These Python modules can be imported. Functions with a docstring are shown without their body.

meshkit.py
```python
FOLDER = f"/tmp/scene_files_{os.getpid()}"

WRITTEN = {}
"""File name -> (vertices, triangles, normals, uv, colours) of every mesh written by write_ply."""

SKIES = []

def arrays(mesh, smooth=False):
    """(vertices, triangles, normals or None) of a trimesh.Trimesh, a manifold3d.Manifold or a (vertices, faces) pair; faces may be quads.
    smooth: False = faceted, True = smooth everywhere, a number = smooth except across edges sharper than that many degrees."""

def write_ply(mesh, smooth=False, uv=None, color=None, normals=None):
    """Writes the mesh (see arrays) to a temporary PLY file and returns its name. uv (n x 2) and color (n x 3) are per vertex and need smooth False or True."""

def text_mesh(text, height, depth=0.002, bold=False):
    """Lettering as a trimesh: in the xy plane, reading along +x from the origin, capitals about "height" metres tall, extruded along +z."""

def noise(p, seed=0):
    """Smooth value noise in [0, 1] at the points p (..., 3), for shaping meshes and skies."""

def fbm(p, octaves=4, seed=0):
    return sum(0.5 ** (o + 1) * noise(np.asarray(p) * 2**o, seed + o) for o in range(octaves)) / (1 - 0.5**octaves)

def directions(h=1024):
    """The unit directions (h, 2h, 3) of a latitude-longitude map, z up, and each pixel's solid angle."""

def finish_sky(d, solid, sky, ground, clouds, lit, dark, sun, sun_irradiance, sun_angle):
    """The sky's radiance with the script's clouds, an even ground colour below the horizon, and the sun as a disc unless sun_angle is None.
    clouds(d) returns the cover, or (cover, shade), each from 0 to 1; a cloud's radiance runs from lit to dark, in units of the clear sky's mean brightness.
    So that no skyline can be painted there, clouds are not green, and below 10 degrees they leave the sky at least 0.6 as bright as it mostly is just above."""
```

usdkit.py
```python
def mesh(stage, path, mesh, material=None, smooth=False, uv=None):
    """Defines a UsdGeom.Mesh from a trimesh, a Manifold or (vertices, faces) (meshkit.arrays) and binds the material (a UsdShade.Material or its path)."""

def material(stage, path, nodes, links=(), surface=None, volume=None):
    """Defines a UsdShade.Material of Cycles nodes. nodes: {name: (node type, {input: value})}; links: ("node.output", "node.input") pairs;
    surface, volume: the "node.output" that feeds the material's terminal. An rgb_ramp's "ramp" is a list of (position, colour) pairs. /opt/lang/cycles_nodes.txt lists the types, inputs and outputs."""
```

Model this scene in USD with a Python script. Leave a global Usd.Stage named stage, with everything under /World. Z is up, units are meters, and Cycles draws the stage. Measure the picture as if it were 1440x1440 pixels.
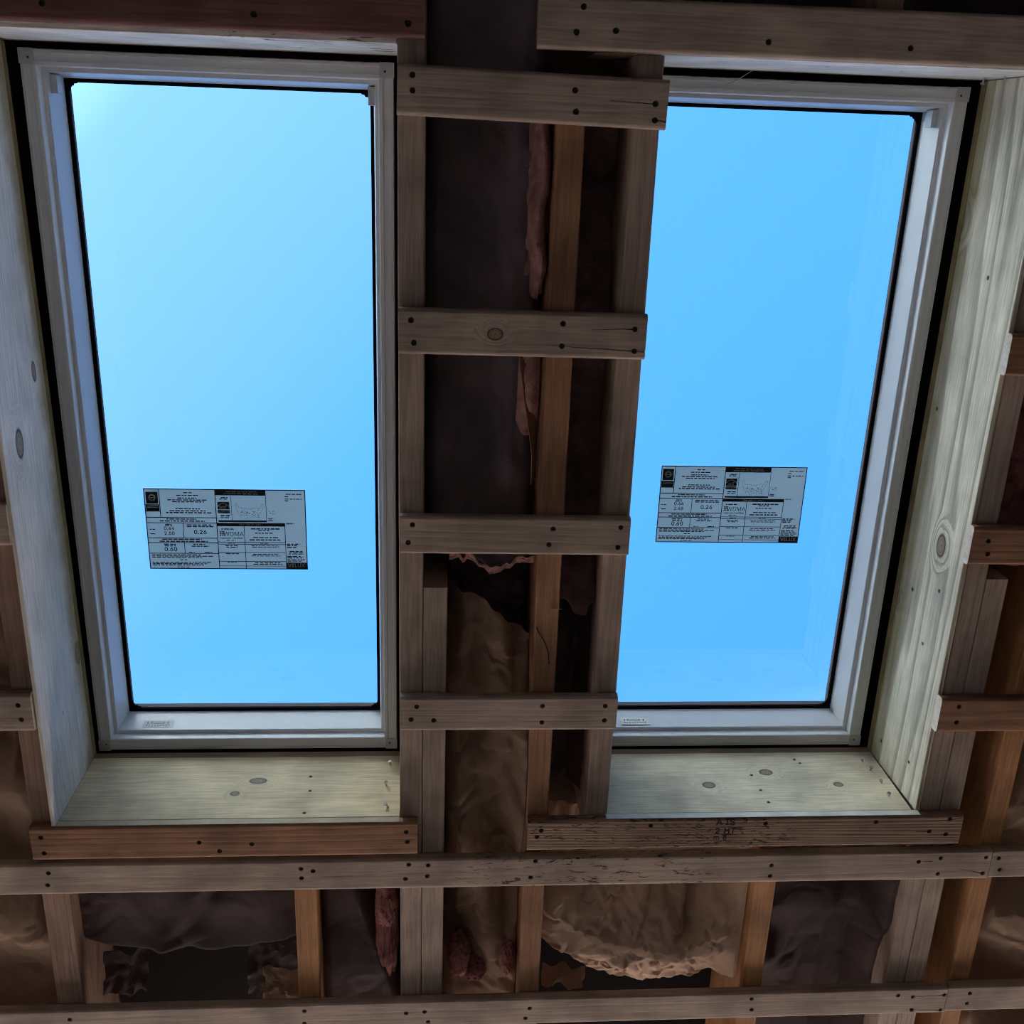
import math, random
import numpy as np, trimesh, manifold3d as m3
import usdkit, meshkit
from pxr import Usd, UsdGeom, UsdLux, UsdShade, Gf, Sdf
from shapely.geometry import Polygon
random.seed(7)
stage = Usd.Stage.CreateInMemory()
UsdGeom.SetStageUpAxis(stage, UsdGeom.Tokens.z)
UsdGeom.Xform.Define(stage, '/World'); UsdGeom.Scope.Define(stage, '/World/Looks')

# ------------------------------------------------------------------ roof frame
# roof coordinates: u across the slope, v up the slope, w into the roof (w = 0 is the face of the furring strips).
PITCH = math.radians(26.57)
CAM = np.array([0.0564, 0.5225, -1.4448])            # camera in roof coordinates
CAM_W = np.array([0.0, 0.0, 1.55])                   # camera in world coordinates
U = np.array([1.0, 0, 0]); V = np.array([0, -math.cos(PITCH), math.sin(PITCH)]); Wd = np.array([0, math.sin(PITCH), math.cos(PITCH)])
O = CAM_W - CAM[0] * U - CAM[1] * V - CAM[2] * Wd
N = -Wd                                              # local z: out of the roof, into the room
ROOF = Gf.Matrix4d(*U, 0, *V, 0, *N, 0, *O, 1)


def world(u, v, w):
    return O + u * U + v * V + w * Wd


# ------------------------------------------------------------------ camera
EXPOSURE = 0.0
def rot(a, b, c):
    Rx = np.array([[1, 0, 0], [0, math.cos(a), -math.sin(a)], [0, math.sin(a), math.cos(a)]])
    Ry = np.array([[math.cos(b), 0, math.sin(b)], [0, 1, 0], [-math.sin(b), 0, math.cos(b)]])
    Rz = np.array([[math.cos(c), -math.sin(c), 0], [math.sin(c), math.cos(c), 0], [0, 0, 1]])
    return Rz @ Rx @ Ry
Rc_ = rot(*np.radians([-19.53753639, -4.50663297, -2.03526717]))     # rows: camera right, up, forward in (u, v, w)
basis = np.stack([U, V, Wd])
right, up, fwd = Rc_ @ basis
cam = UsdGeom.Camera.Define(stage, '/World/camera')
cam.AddTransformOp().Set(Gf.Matrix4d(*right, 0, *up, 0, *(-fwd), 0, *CAM_W, 1))
cam.CreateHorizontalApertureAttr(36.0); cam.CreateVerticalApertureAttr(36.0)
cam.CreateFocalLengthAttr(36.0 * 1441.3 / 1440)
cam.CreateClippingRangeAttr(Gf.Vec2f(0.05, 2000.0)); cam.CreateExposureAttr(EXPOSURE)

# ------------------------------------------------------------------ sky and sun
SUN_DIR = np.array([-0.72, -0.62, 0.30]); SUN_DIR /= np.linalg.norm(SUN_DIR)     # low, behind the ridge to the upper left: no sun falls through the skylights
SUN_STRENGTH = 200000.0
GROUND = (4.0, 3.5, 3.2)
# clear sky: deep blue away from the sun, paler towards it, hazy low down, sunlit ground below; these and the sun side brightened to light the wells
sky = usdkit.material(stage, '/World/Looks/sky', {
    "tc": ("geometry", {}),
    "nrm": ("vector_math", {"math_type": "normalize"}),
    "sep": ("separate_xyz", {}),
    "half": ("math", {"math_type": "multiply_add", "value2": .5, "value3": .5}),
    "dot": ("vector_math", {"math_type": "dot_product", "vector2": tuple(SUN_DIR)}),
    "dhalf": ("math", {"math_type": "multiply_add", "value2": .5, "value3": .5}),
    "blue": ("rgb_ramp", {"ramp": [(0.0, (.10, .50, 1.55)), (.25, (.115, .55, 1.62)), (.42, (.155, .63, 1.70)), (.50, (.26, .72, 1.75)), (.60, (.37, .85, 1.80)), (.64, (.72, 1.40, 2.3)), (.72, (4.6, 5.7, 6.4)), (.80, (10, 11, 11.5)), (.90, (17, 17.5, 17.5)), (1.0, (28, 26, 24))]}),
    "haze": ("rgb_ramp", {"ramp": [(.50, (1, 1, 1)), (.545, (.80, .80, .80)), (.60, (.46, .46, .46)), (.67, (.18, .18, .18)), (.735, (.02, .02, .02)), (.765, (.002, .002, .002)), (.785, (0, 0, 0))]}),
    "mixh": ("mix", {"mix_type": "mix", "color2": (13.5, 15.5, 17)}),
    "low": ("rgb_ramp", {"ramp": [(0, (0, 0, 0)), (.497, (0, 0, 0)), (.503, (1, 1, 1)), (1, (1, 1, 1))]}),
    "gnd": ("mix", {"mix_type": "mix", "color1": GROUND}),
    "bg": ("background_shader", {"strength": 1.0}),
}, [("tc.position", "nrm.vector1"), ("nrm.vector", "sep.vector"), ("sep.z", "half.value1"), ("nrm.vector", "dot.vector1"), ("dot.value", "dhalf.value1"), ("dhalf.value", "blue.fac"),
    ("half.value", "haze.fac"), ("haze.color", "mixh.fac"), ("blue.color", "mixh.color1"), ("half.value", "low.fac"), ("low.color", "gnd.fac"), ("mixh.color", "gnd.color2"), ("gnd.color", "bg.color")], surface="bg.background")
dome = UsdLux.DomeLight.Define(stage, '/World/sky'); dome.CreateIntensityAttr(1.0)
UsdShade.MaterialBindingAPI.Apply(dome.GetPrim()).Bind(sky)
sun = UsdLux.DistantLight.Define(stage, '/World/sun'); sun.CreateIntensityAttr(SUN_STRENGTH); sun.CreateAngleAttr(0.53); sun.CreateColorAttr(Gf.Vec3f(1.0, .93, .82))
zz = SUN_DIR; xx = np.cross([0, 0, 1], zz); xx /= np.linalg.norm(xx); yy = np.cross(zz, xx)
sun.AddTransformOp().Set(Gf.Matrix4d(*xx, 0, *yy, 0, *zz, 0, 0, 0, 0, 1))

# ------------------------------------------------------------------ helpers
used = {}
def numbered(parent, name):
    k = (parent, name); n = used.get(k, 0); used[k] = n + 1
    return f"{parent}/{name}" + (f"_{n:03d}" if n else "")


def tag(p, label=None, cat=None, group=None, kind=None):
    for k, v in (("label", label), ("category", cat), ("group", group), ("kind", kind)):
        if v: p.SetCustomDataByKey(k, v)


GROUPS = {'furring_strip': 'furring strips nailed across the rafters', 'insulation_batt': 'insulation batts between the rafters', 'header': 'headers of the two skylight wells', 'liner_board': 'liner boards of the skylight wells',
          'energy_sticker': 'energy stickers on the skylight panes', 'rating_label': 'rating labels on the lower sashes', 'rafter': 'full length rafters', 'trimmer_rafter': 'trimmer rafters beside the skylights', 'sister_rafter': 'timbers doubling the trimmers', 'cripple_rafter': 'short rafters above and below the skylights'}
def thing(name, label, cat, at=(0, 0, 0), group=None, kind=None, roof=True):
    """An Xform under /World; its parts are given in roof axes (u, v, -w) relative to the point AT = (u, v, w)."""
    x = UsdGeom.Xform.Define(stage, numbered('/World', name))
    m = Gf.Matrix4d(1).SetTranslate(Gf.Vec3d(at[0], at[1], -at[2])) * ROOF if roof else Gf.Matrix4d(1).SetTranslate(Gf.Vec3d(*map(float, at)))
    x.AddTransformOp().Set(m)
    tag(x.GetPrim(), label, cat, group or GROUPS.get(name), kind)
    return x


def part(parent, name, mesh, mat, smooth=30, label=None, kind=None):
    p = usdkit.mesh(stage, numbered(str(parent.GetPath()), name), mesh, mat, smooth=smooth)
    tag(p.GetPrim(), label, kind=kind)
    return p


def box(u0, u1, v0, v1, w0, w1):
    b = trimesh.creation.box([u1 - u0, v1 - v0, w1 - w0]); b.apply_translation([(u0 + u1) / 2, (v0 + v1) / 2, -(w0 + w1) / 2])
    return b


def tm(man):
    m = man.to_mesh(); return trimesh.Trimesh(m.vert_properties[:, :3], m.tri_verts, process=False)


def prism(L, a, b, r, axis):
    """Eased-edge board of length L along u (axis 0) or v (axis 1): section a (v or w) by b (w or u), as a Manifold from the corner 0,0,0 to w = depth (z down to negative)."""
    cs = m3.CrossSection.square([a - 2 * r, b - 2 * r]).translate([r, r]).offset(r, m3.JoinType.Round, 2.0, 24)
    m = m3.Manifold.extrude(cs, L)
    if axis == 0:   # x->v, y->-w.., z->u
        return m.transform(np.array([[0, 0, 1, 0], [1, 0, 0, 0], [0, 1, 0, -b]], float))
    return m.transform(np.array([[0, 1, 0, 0], [0, 0, 1, 0], [1, 0, 0, -a]], float))


def ring(rect, profile):
    """Rectangular ring: rect (u0,u1,v0,v1) is the outer edge, profile a closed list of (inset, w)."""
    u0, u1, v0, v1 = rect; k = len(profile)
    v = np.array([[(u0 + d, v0 + d, -w), (u1 - d, v0 + d, -w), (u1 - d, v1 - d, -w), (u0 + d, v1 - d, -w)] for d, w in profile]).reshape(-1, 3)
    f = []
    for i in range(k):
        j = (i + 1) % k
        for c in range(4):
            e = (c + 1) % 4
            f += [(4 * i + c, 4 * i + e, 4 * j + e), (4 * i + c, 4 * j + e, 4 * j + c)]
    t = trimesh.Trimesh(v, np.array(f), process=False)
    if t.volume < 0: t.invert()
    return t


def tube(pts, r, sides=6):
    pts = np.asarray(pts, float); t = np.gradient(pts, axis=0); t /= np.linalg.norm(t, axis=1, keepdims=True)
    a = np.cross(t, [0.3, .2, .93]); a /= np.linalg.norm(a, axis=1, keepdims=True); b = np.cross(t, a)
    an = np.arange(sides) * 2 * np.pi / sides; r = np.broadcast_to(r, len(pts))
    v = (pts[:, None] + r[:, None, None] * (np.cos(an)[None, :, None] * a[:, None] + np.sin(an)[None, :, None] * b[:, None])).reshape(-1, 3)
    f = []
    for i in range(len(pts) - 1):
        for j in range(sides):
            k = (j + 1) % sides
            f += [(i * sides + j, i * sides + k, (i + 1) * sides + k), (i * sides + j, (i + 1) * sides + k, (i + 1) * sides + j)]
    n = len(v); v = np.vstack([v, pts[:1], pts[-1:]])
    for j in range(sides):
        k = (j + 1) % sides
        f += [(n, k, j), (n + 1, n - sides + j, n - sides + k)]
    return trimesh.Trimesh(v, np.array(f), process=False)


# ------------------------------------------------------------------ materials
def plain(name, color, rough=.6, metal=0.0, bump=None, var=None):
    nodes = {"p": ("principled_bsdf", {"base_color": color, "roughness": rough, "metallic": metal, "specular_ior_level": .5 if rough < .8 else .12})}; links = []
    nodes["tc"] = ("texture_coordinate", {})
    if var:
        sc, amt = var
        nodes["n"] = ("noise_texture", {"scale": sc, "detail": 4.0}); links.append(("tc.object", "n.vector"))
        nodes["r"] = ("rgb_ramp", {"ramp": [(.3, tuple(c * (1 - amt) for c in color)), (.7, tuple(min(1, c * (1 + amt)) for c in color))]})
        links += [("n.fac", "r.fac"), ("r.color", "p.base_color")]
    if bump:
        nodes["bn"] = ("noise_texture", {"scale": bump[0], "detail": 4.0}); nodes["b"] = ("bump", {"strength": bump[1], "distance": .002})
        links += [("tc.object", "bn.vector"), ("bn.fac", "b.height"), ("b.normal", "p.normal")]
    return usdkit.material(stage, '/World/Looks/' + name, nodes, links, surface="p.BSDF")


def wood(name, light, dark, axis, lines=.5, ring_scale=55., knots=(), face=None, flecks=None, stain=None, rough=.72, bump=.35, blotch=.25, speck=True):
    """Sawn softwood. axis: grain along u (0) or v (1). knots: (centre u, v, -w in the thing's frame, radius, stretch along the grain) ; face: the axis through the face that shows the knots (0, 1 or 2).
    flecks: (threshold, scale, from, to) dark bark flecks between two positions along the grain. stain: (colour, axis, from, to) ragged stain along an edge."""
    n, l = {}, []
    n["tc"] = ("texture_coordinate", {}); n["oi"] = ("object_info", {})
    n["off"] = ("vector_math", {"math_type": "scale", "vector1": (1, 1, 1), "scale": 1.0}); n["off2"] = ("math", {"math_type": "multiply", "value2": 37.0})
    n["offv"] = ("combine_xyz", {}); l += [("oi.random", "off2.value1"), ("off2.value", "offv.x"), ("off2.value", "offv.y"), ("off2.value", "offv.z")]
    del n["off"]
    p = "tc.object"
    # grain bends round the knots
    bend = None
    for i, (kx, ky, kz, kr, ks) in enumerate(knots):
        sc = [1 / kr] * 3; sc[axis] /= ks
        if face is not None: sc[face] = 0.0
        n[f"ks{i}"] = ("vector_math", {"math_type": "subtract", "vector2": (kx, ky, kz)}); n[f"km{i}"] = ("vector_math", {"math_type": "multiply", "vector2": tuple(sc)}); n[f"kd{i}"] = ("vector_math", {"math_type": "length"})
        n[f"kf{i}"] = ("map_range", {"range_type": "smootherstep", "from_min": .4, "from_max": 3.6, "to_min": 1.0, "to_max": 0.0, "clamp": True})
        l += [("tc.object", f"ks{i}.vector1"), (f"ks{i}.vector", f"km{i}.vector1"), (f"km{i}.vector", f"kd{i}.vector1"), (f"kd{i}.value", f"kf{i}.value")]
        n[f"kb{i}"] = ("math", {"math_type": "multiply", "value2": kr * 2.6}); l.append((f"kf{i}.result", f"kb{i}.value1"))
        if bend is None: bend = f"kb{i}.value"
        else:
            n[f"ka{i}"] = ("math", {"math_type": "add"}); l += [(bend, f"ka{i}.value1"), (f"kb{i}.value", f"ka{i}.value2")]; bend = f"ka{i}.value"
    if bend:
        n["bv"] = ("combine_xyz", {}); n["badd"] = ("vector_math", {"math_type": "add"})
        l += [(bend, f"bv.{'y' if axis == 0 else 'x'}"), (bend, "bv.z"), ("bv.vector", "badd.vector2"), (p, "badd.vector1")]; p = "badd.vector"
    n["add"] = ("vector_math", {"math_type": "add"}); l += [(p, "add.vector1"), ("offv.vector", "add.vector2")]
    s1 = [1.0] * 3; s1[axis] = .045
    n["mp"] = ("mapping", {"scale": tuple(s1)}); l.append(("add.vector", "mp.vector"))
    n["warp"] = ("noise_texture", {"scale": 9.0, "detail": 2.0}); l.append(("mp.vector", "warp.vector"))
    n["warps"] = ("math", {"math_type": "multiply", "value2": .16}); l.append(("warp.fac", "warps.value1"))
    n["sx"] = ("separate_xyz", {}); l.append(("mp.vector", "sx.vector"))
    a, b = ("y", "z") if axis == 0 else ("x", "z")
    n["rs"] = ("math", {"math_type": "multiply_add", "value2": .35}); l += [(f"sx.{b}", "rs.value1"), (f"sx.{a}", "rs.value3")]
    n["rp"] = ("math", {"math_type": "add"}); l += [("rs.value", "rp.value1"), ("warps.value", "rp.value2")]
    n["rq"] = ("math", {"math_type": "multiply", "value2": ring_scale}); l.append(("rp.value", "rq.value1"))
    n["fr"] = ("math", {"math_type": "fraction"}); l.append(("rq.value", "fr.value1"))
    n["lw"] = ("rgb_ramp", {"ramp": [(0, (0, 0, 0)), (.45, (.12, .12, .12)), (.82, (1, 1, 1)), (.9, (.9, .9, .9)), (1, (0, 0, 0))]}); l.append(("fr.value", "lw.fac"))
    n["fib"] = ("noise_texture", {"scale": 330.0, "detail": 3.0}); l.append(("mp.vector", "fib.vector"))
    n["blo"] = ("noise_texture", {"scale": 11.0, "detail": 3.0}); l.append(("add.vector", "blo.vector"))
    n["lines"] = ("math", {"math_type": "multiply", "value2": lines}); l.append(("lw.color", "lines.value1"))
    n["c1"] = ("mix", {"color1": light, "color2": dark}); l.append(("lines.value", "c1.fac"))
    n["fb"] = ("map_range", {"from_min": .3, "from_max": .7, "to_min": .80, "to_max": 1.14}); l.append(("fib.fac", "fb.value"))
    n["bb"] = ("map_range", {"from_min": .3, "from_max": .7, "to_min": 1 - blotch, "to_max": 1 + blotch}); l.append(("blo.fac", "bb.value"))
    n["vm"] = ("math", {"math_type": "multiply"}); l += [("fb.result", "vm.value1"), ("bb.result", "vm.value2")]
    n["c2"] = ("mix", {"mix_type": "multiply", "fac": 1.0}); l += [("c1.color", "c2.color1"), ("vm.value", "c2.color2")]
    col = "c2.color"
    for i, (kx, ky, kz, kr, ks) in enumerate(knots):
        n[f"kr{i}"] = ("rgb_ramp", {"ramp": [(0, (.07, .05, .04)), (.05, (.30, .22, .16)), (.11, (.36, .27, .20)), (.15, (.20, .14, .10)), (.19, (.32, .24, .17)), (.235, (.06, .04, .03)), (.262, (.05, .034, .026)), (.29, (.25, .18, .13)), (.34, light)]})
        n[f"ksc{i}"] = ("math", {"math_type": "multiply", "value2": .25}); n[f"kk{i}"] = ("map_range", {"from_min": 1.02, "from_max": 1.32, "to_min": .92, "to_max": 0.0, "clamp": True}); n[f"kc{i}"] = ("mix", {})
        l += [(f"kd{i}.value", f"ksc{i}.value1"), (f"ksc{i}.value", f"kr{i}.fac"), (f"kd{i}.value", f"kk{i}.value"), (f"kk{i}.result", f"kc{i}.fac"), (col, f"kc{i}.color1"), (f"kr{i}.color", f"kc{i}.color2")]
        col = f"kc{i}.color"
    if flecks:
        th, sc, a0, a1 = flecks
        s2 = [1.0] * 3; s2[axis] = .28
        n["fm"] = ("mapping", {"scale": tuple(s2)}); n["fn"] = ("noise_texture", {"scale": sc, "detail": 5.0, "roughness": .62, "distortion": 1.6}); n["ft"] = ("map_range", {"from_min": th, "from_max": th + .05, "to_min": 0, "to_max": .88, "clamp": True})
        n["fs"] = ("separate_xyz", {}); n["fa"] = ("map_range", {"range_type": "smoothstep", "from_min": a0, "from_max": a0 + .09, "clamp": True}); n["fz"] = ("map_range", {"range_type": "smoothstep", "from_min": a1 - .09, "from_max": a1, "to_min": 1, "to_max": 0, "clamp": True})
        n["fx"] = ("math", {"math_type": "multiply"}); n["fy"] = ("math", {"math_type": "multiply"}); n["fc"] = ("mix", {"color2": (.035, .022, .016)})
        l += [("tc.object", "fm.vector"), ("fm.vector", "fn.vector"), ("fn.fac", "ft.value"), ("tc.object", "fs.vector"), (f"fs.{'xy'[axis]}", "fa.value"), (f"fs.{'xy'[axis]}", "fz.value"), ("fa.result", "fx.value1"), ("fz.result", "fx.value2"), ("fx.value", "fy.value1"), ("ft.result", "fy.value2"), ("fy.value", "fc.fac"), (col, "fc.color1")]
        col = "fc.color"
    if stain:
        sc_, ax, s0, s1_ = stain
        n["ss"] = ("separate_xyz", {}); n["sn"] = ("noise_texture", {"scale": 14.0, "detail": 5.0}); n["sna"] = ("map_range", {"from_min": .2, "from_max": .8, "to_min": -.022, "to_max": .022}); n["sad"] = ("math", {"math_type": "add"})
        n["st"] = ("map_range", {"range_type": "smoothstep", "from_min": s0, "from_max": s1_, "to_min": 0, "to_max": .75, "clamp": True}); n["sc"] = ("mix", {"color2": sc_})
        l += [("tc.object", "ss.vector"), ("tc.object", "sn.vector"), ("sn.fac", "sna.value"), (f"ss.{'xyz'[ax]}", "sad.value1"), ("sna.result", "sad.value2"), ("sad.value", "st.value"), ("st.result", "sc.fac"), (col, "sc.color1")]
        col = "sc.color"
    n["p"] = ("principled_bsdf", {"roughness": rough, "specular_ior_level": .3})
    n["bh"] = ("math", {"math_type": "multiply_add", "value2": .6}); l += [("fib.fac", "bh.value1"), ("lines.value", "bh.value3")]
    n["bu"] = ("bump", {"strength": bump, "distance": .0012, "invert": True}); l += [("bh.value", "bu.height"), ("bu.normal", "p.normal"), (col, "p.base_color")]
    return usdkit.material(stage, '/World/Looks/' + name, n, l, surface="p.BSDF")


PALE, PALE_D = (.47, .365, .305), (.33, .24, .195)
M = {}
M['strap'] = wood('strap_pine', PALE, PALE_D, 0, lines=.38)
M['strap_flecked'] = wood('strap_pine_flecked', (.48, .37, .305), (.33, .24, .19), 0, lines=.38, flecks=(.57, 105., 1.36, 1.90))
M['strap_weathered'] = wood('strap_weathered', (.36, .235, .165), (.17, .10, .07), 0, lines=.75, ring_scale=150., flecks=(.56, 115., -.1, .52))
M['strap_orange'] = wood('strap_orange', (.40, .205, .12), (.22, .11, .07), 0, lines=.5, blotch=.3)
M['strap_red'] = wood('strap_red', (.21, .095, .085), (.12, .055, .05), 0, lines=.4)
M['rafter_orange'] = wood('rafter_orange', (.56, .28, .13), (.42, .19, .085), 1, lines=.4)
M['rafter_tan'] = wood('rafter_tan', (.43, .225, .13), (.31, .15, .085), 1, lines=.4)
M['rafter_pale'] = wood('rafter_pale', (.46, .355, .295), (.33, .235, .185), 1, lines=.4)
M['rafter_brown'] = wood('rafter_brown', (.36, .23, .175), (.25, .145, .105), 1, lines=.45)
M['plywood'] = wood('plywood', (.46, .33, .21), (.36, .24, .15), 0, lines=.3, ring_scale=20.)
M['header'] = wood('header_pine', (.60, .50, .34), (.44, .33, .2), 0, lines=.35)
M['steel_dark'] = plain('nail_steel_dark', (.018, .014, .013), .5)
M['steel'] = plain('nail_steel', (.62, .60, .56), .32, 1.0)
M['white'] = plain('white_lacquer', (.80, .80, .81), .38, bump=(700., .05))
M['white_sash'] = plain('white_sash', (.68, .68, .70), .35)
M['plastic'] = plain('corner_plastic', (.60, .60, .60), .45)
M['black'] = plain('black_rubber', (.004, .004, .006), .95)
M['paper'] = None
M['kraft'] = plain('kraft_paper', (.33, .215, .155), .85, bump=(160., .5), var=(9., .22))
M['kraft_dark'] = plain('kraft_paper_dark', (.105, .075, .076), .85, bump=(160., .5), var=(9., .25))  # same kraft paper, with the shade of the deep bays in its colour
M['kraft_dusk'] = plain('kraft_paper_dusk', (.20, .155, .175), .85, bump=(160., .5), var=(9., .3))  # kraft paper for the middle bay, its half shade put into the colour
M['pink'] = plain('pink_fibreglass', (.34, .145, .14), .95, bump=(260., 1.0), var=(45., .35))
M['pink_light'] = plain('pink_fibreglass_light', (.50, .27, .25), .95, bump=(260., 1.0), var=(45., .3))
M['pink_dusty'] = plain('pink_fibreglass_dusty', (.19, .115, .125), .95, bump=(260., 1.0), var=(30., .35))  # darker pink: shade of the narrow slot and torn gap in the colour
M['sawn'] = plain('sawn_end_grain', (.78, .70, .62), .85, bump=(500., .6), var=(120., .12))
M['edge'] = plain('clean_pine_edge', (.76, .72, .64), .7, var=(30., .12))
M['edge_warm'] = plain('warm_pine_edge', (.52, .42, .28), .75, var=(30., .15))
M['edge_stained'] = plain('stained_pine_edge', (.30, .24, .12), .8, var=(14., .4))
M['block'] = wood('block_brown', (.30, .20, .165), (.2, .12, .1), 0, lines=.4)
M['felt'] = plain('black_felt', (.022, .018, .018), .95)  # near-black colour standing in for the shade of the voids
M['kraft_light'] = plain('kraft_paper_light', (.58, .41, .31), .85, bump=(160., .5), var=(9., .18))  # kraft paper lightened for the swag, its brighter light in the colour
M['red_ink'] = plain('red_ink', (.30, .085, .075), .7)
M['ink'] = plain('print_ink', (.012, .014, .020), .6)
M['stamp'] = plain('stamp_ink', (.035, .022, .024), .8)
M['wire'] = plain('black_wire', (.012, .01, .01), .5)
M['straw'] = plain('dry_straw', (.55, .47, .33), .7)
M['floor'] = wood('floor_plywood', (.24, .22, .205), (.19, .17, .155), 0, lines=.3, ring_scale=12.)
M['wall'] = plain('wall_sheathing', (.22, .205, .20), .85, var=(3., .15))
M['deck'] = wood('deck_plywood', (.30, .20, .13), (.2, .13, .08), 0, lines=.3, ring_scale=20.)

# paper of the stickers: thin, lets some of the sky through
def paper(name, col, trans, fac):
    return usdkit.material(stage, '/World/Looks/' + name, {"d": ("diffuse_bsdf", {"color": col}), "t": ("translucent_bsdf", {"color": trans}), "m": ("mix_closure", {"fac": fac})}, [("d.BSDF", "m.closure1"), ("t.BSDF", "m.closure2")], surface="m.closure")
M['paper'] = paper('sticker_paper', (.78, .78, .77), (.54, .62, .65), .62)
M['label_paper'] = paper('label_paper', (.93, .93, .91), (.5, .5, .5), .1)
M['glass'] = usdkit.material(stage, '/World/Looks/window_glass', {"t": ("transparent_bsdf", {"color": (.97, .985, .98)}), "g": ("glossy_bsdf", {"color": (1, 1, 1), "roughness": .0}), "f": ("fresnel", {"IOR": 1.45}), "m": ("mix_closure", {})},
                             [("f.fac", "m.fac"), ("t.BSDF", "m.closure1"), ("g.BSDF", "m.closure2")], surface="m.closure")

# ------------------------------------------------------------------ room shell
XL, XR, YB, YF = -2.4, 2.9, -2.6, 2.75
def roof_z(y, w=0.0):     # world height of the plane w at y
    return (O[2] + w * Wd[2]) + (y - (O[1] + w * Wd[1])) * (V[2] / V[1])


def wbox(x0, x1, y0, y1, z0, z1):
    b = trimesh.creation.box([x1 - x0, y1 - y0, z1 - z0]); b.apply_translation([(x0 + x1) / 2, (y0 + y1) / 2, (z0 + z1) / 2]); return b
t = thing('floor', 'plywood subfloor of the attic room below the skylights', 'floor', kind='structure', roof=False)
part(t, 'subfloor', wbox(XL - .12, XR + .12, YB - .12, YF + .12, -.05, 0), M['floor'], smooth=False)


def wall_x(y0, y1, holes, ztop, name, label):       # wall across x with window openings (x0, x1, z0, z1)
    t = thing(name, label, 'wall', kind='structure', roof=False)
    xs = sorted({XL, XR, *[h[0] for h in holes], *[h[1] for h in holes]}); ms = []
    for a, b in zip(xs[:-1], xs[1:]):
        z = 0.0
        for h in sorted((h for h in holes if h[0] <= a + 1e-6 and h[1] >= b - 1e-6), key=lambda h: h[2]):
            ms.append(wbox(a, b, y0, y1, z, h[2])); z = h[3]
        ms.append(wbox(a, b, y0, y1, z, ztop))
    part(t, 'sheathing', trimesh.util.concatenate(ms), M['wall'], smooth=False)
wall_x(YF, YF + .1, [(-1.75, .1, 1.05, 1.73), (.45, 2.3, 1.05, 1.73)], roof_z(YF + .1, .2), 'wall_front', 'low eave wall with two open window holes')
wall_x(YB - .1, YB, [], roof_z(YB, .2), 'wall_back', 'tall closed back wall of the room behind the camera')
for nm, x0, x1, lb in (('wall_left', XL - .1, XL, 'sheathed gable wall with an added opening for sunlight, left of the skylights'), ('wall_right', XR, XR + .1, 'plain sheathed gable wall to the right of the skylights')):
    zs = [(YB, 0), (YF, 0), (YF, roof_z(YF, .2)), (YB, roof_z(YB, .2))]
    hole = [[(.2, .9), (.9, .9), (.9, 1.4), (.2, 1.4)]] if nm == 'wall_left' else []  # unseen opening, added to let a warm sun patch into the room
    m = trimesh.creation.extrude_polygon(Polygon(zs, hole), x1 - x0, engine='earcut')
    m.apply_transform(np.array([[0, 0, 1, x0], [1, 0, 0, 0], [0, 1, 0, 0], [0, 0, 0, 1.0]]))
    t = thing(nm, lb, 'wall', kind='structure', roof=False); part(t, 'sheathing', m, M['wall'], smooth=False)

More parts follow.
